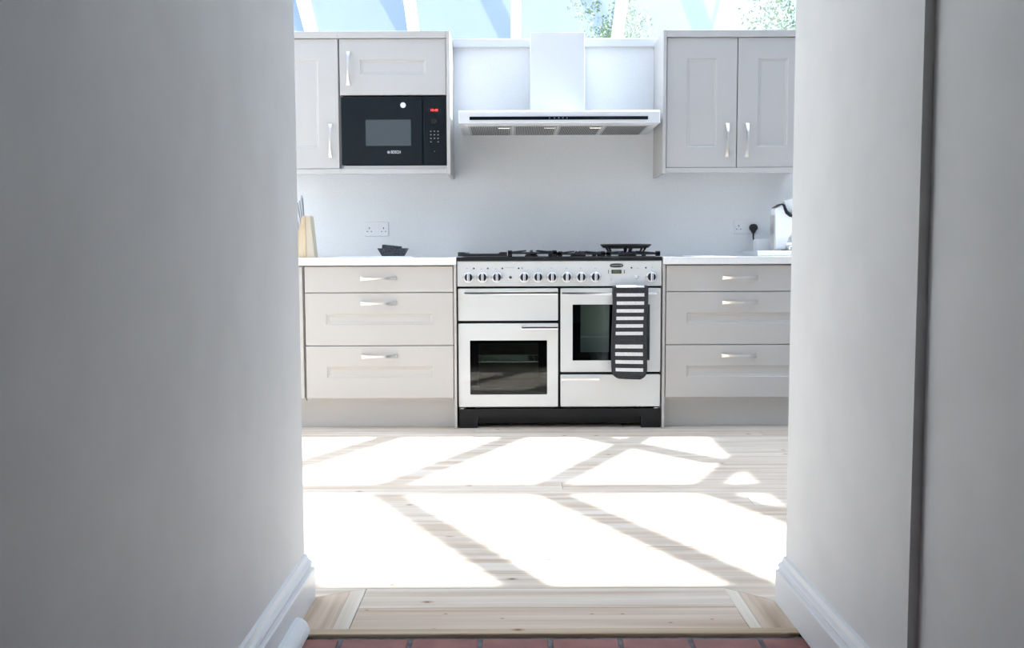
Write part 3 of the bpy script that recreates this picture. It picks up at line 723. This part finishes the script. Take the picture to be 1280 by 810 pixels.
# coffee machine and its surroundings
tag(obj('tray', bx(1.375, 1.80, 5.24, 5.62, .9205, .951, bev=.003, seg=2), M['tray']), 'low white tray under the coffee machine', 'tray')
tag(obj('storage_box', bx(1.432, 1.527, 5.47, 5.56, .9515, 1.019, bev=.002), M['plastic']), 'small plain white box between the plug and the coffee machine', 'box')
t = thing('coffee_machine', 'white capsule coffee machine with black curved lever at the wall edge', 'coffee machine', (1.6, 5.38, .9515))
bm = bmesh.new(); my0, my1 = 5.34, 5.43
side = [(1.503, .958), (1.497, 1.18), (1.501, 1.194), (1.535, 1.213), (1.556, 1.185), (1.572, 1.155), (1.61, 1.135), (1.74, 1.13), (1.74, 1.06), (1.60, 1.06), (1.575, 1.03), (1.562, .99), (1.56, .958)]
poly(bm, side, my0, my1); bmesh.ops.bevel(bm, geom=[e for e in bm.edges if abs(e.verts[0].co.y-e.verts[1].co.y) < 1e-6], offset=.004, segments=2, affect='EDGES')
obj('housing', bm, M['plastic'], t)
obj('back_seam', poly(bmesh.new(), [(1.493, .9525), (1.4925, 1.15), (1.4955, 1.155), (1.5025, .9525)], my0+.004, my1-.004), M['satin'], t)
lp = [(1.499, 1.196), (1.534, 1.216), (1.546, 1.208), (1.553, 1.188), (1.563, 1.166), (1.580, 1.152), (1.609, 1.145), (1.66, 1.148)]
bm = bmesh.new(); rows = []
for i, (x, z) in enumerate(lp):
    a_ = Vector(lp[max(i-1, 0)]); b_ = Vector(lp[min(i+1, len(lp)-1)]); d_ = (b_-a_).normalized(); n_ = Vector((-d_.y, d_.x))
    th = (.0012, .003, .006, .008, .0085, .0085, .0085, .0085)[i]
    p_ = Vector((x, z)); rows.append([((p_+n_*th*k1).x, y_, (p_+n_*th*k1).y) for k1, y_ in ((1, my0-.006), (1, my1-.01), (-1, my1-.01), (-1, my0-.006))])
loft(bm, rows); obj('lever', bm, M['rubber'], t)
obj('water_tank', poly(bmesh.new(), [(1.556, 1.235), (1.562, 1.20), (1.575, 1.178), (1.60, 1.164), (1.72, 1.163), (1.74, 1.20), (1.72, 1.24), (1.62, 1.25)], my0+.02, my1-.02), M['plastic'], t)
obj('drip_tray', bx(1.5605, 1.75, my0-.07, my1, .952, .976, bev=.003), M['satin'], t)
obj('drip_grid', lathe(bmesh.new(), 1.64, my0-.01, .9765, [(.075, 0), (.08, .006), (.08, .016), (.074, .021)], n=28), M['plastic'], t)
obj('spout', lathe(bmesh.new(), 1.625, my0+.03, 1.03, [(.012, 0), (.016, .03)], n=16), M['chrome'], t)
# ------------------------------------------------------------ trees beyond the roof
def tree(x, y, h, cr, label, seed):
    rnd = random.Random(seed); t = thing('garden_tree', label, 'tree', (x, y, -.15), 'trees beyond the glass roof')
    bm = bmesh.new(); tube(bm, [(x, y, -.15), (x+.1, y, h*.4), (x, y+.1, h*.75)], [.14, .09, .02], 8)
    for k in range(5):
        a = rnd.uniform(0, 6.28); b = h*rnd.uniform(.3, .45)
        tube(bm, [(x, y, b), (x+cr*.6*math.cos(a), y+cr*.6*math.sin(a), b+h*.25)], [.04, .008], 6)
    obj('trunk', bm, M['bark'], t)
    bm = bmesh.new()
    cl = []
    for k in range(30):
        d = Vector((rnd.gauss(0, 1), rnd.gauss(0, 1), rnd.gauss(0, 1))).normalized()*cr*rnd.uniform(.3, .9)
        cl.append((Vector((x, y, h*.68))+Vector((d.x, d.y, d.z*.8)), cr*rnd.uniform(.2, .38)))
    for c, r_ in cl:
        for k in range(170):
            d = Vector((rnd.gauss(0, 1), rnd.gauss(0, 1), rnd.gauss(0, 1))).normalized(); p = c+d*r_*rnd.uniform(.6, 1)
            u = Vector((rnd.gauss(0, 1), rnd.gauss(0, 1), rnd.gauss(0, 1))).normalized(); v = u.cross(d).normalized() if abs(u.dot(d)) < .99 else Vector((1, 0, 0))
            s = rnd.uniform(.03, .055)
            bm.faces.new([bm.verts.new(p+u*s), bm.verts.new(p+v*s*.5), bm.verts.new(p-u*s), bm.verts.new(p-v*s*.5)])
    obj('crown', bm, M['leaf'], t)
tree(5.4, 19, 6.6, 1.9, 'leafy garden tree beyond the glass at the right above the wall cabinet', 1)
tree(2.3, 22, 8.0, 2.0, 'leafy garden tree beyond the glass above the extractor chimney', 2)
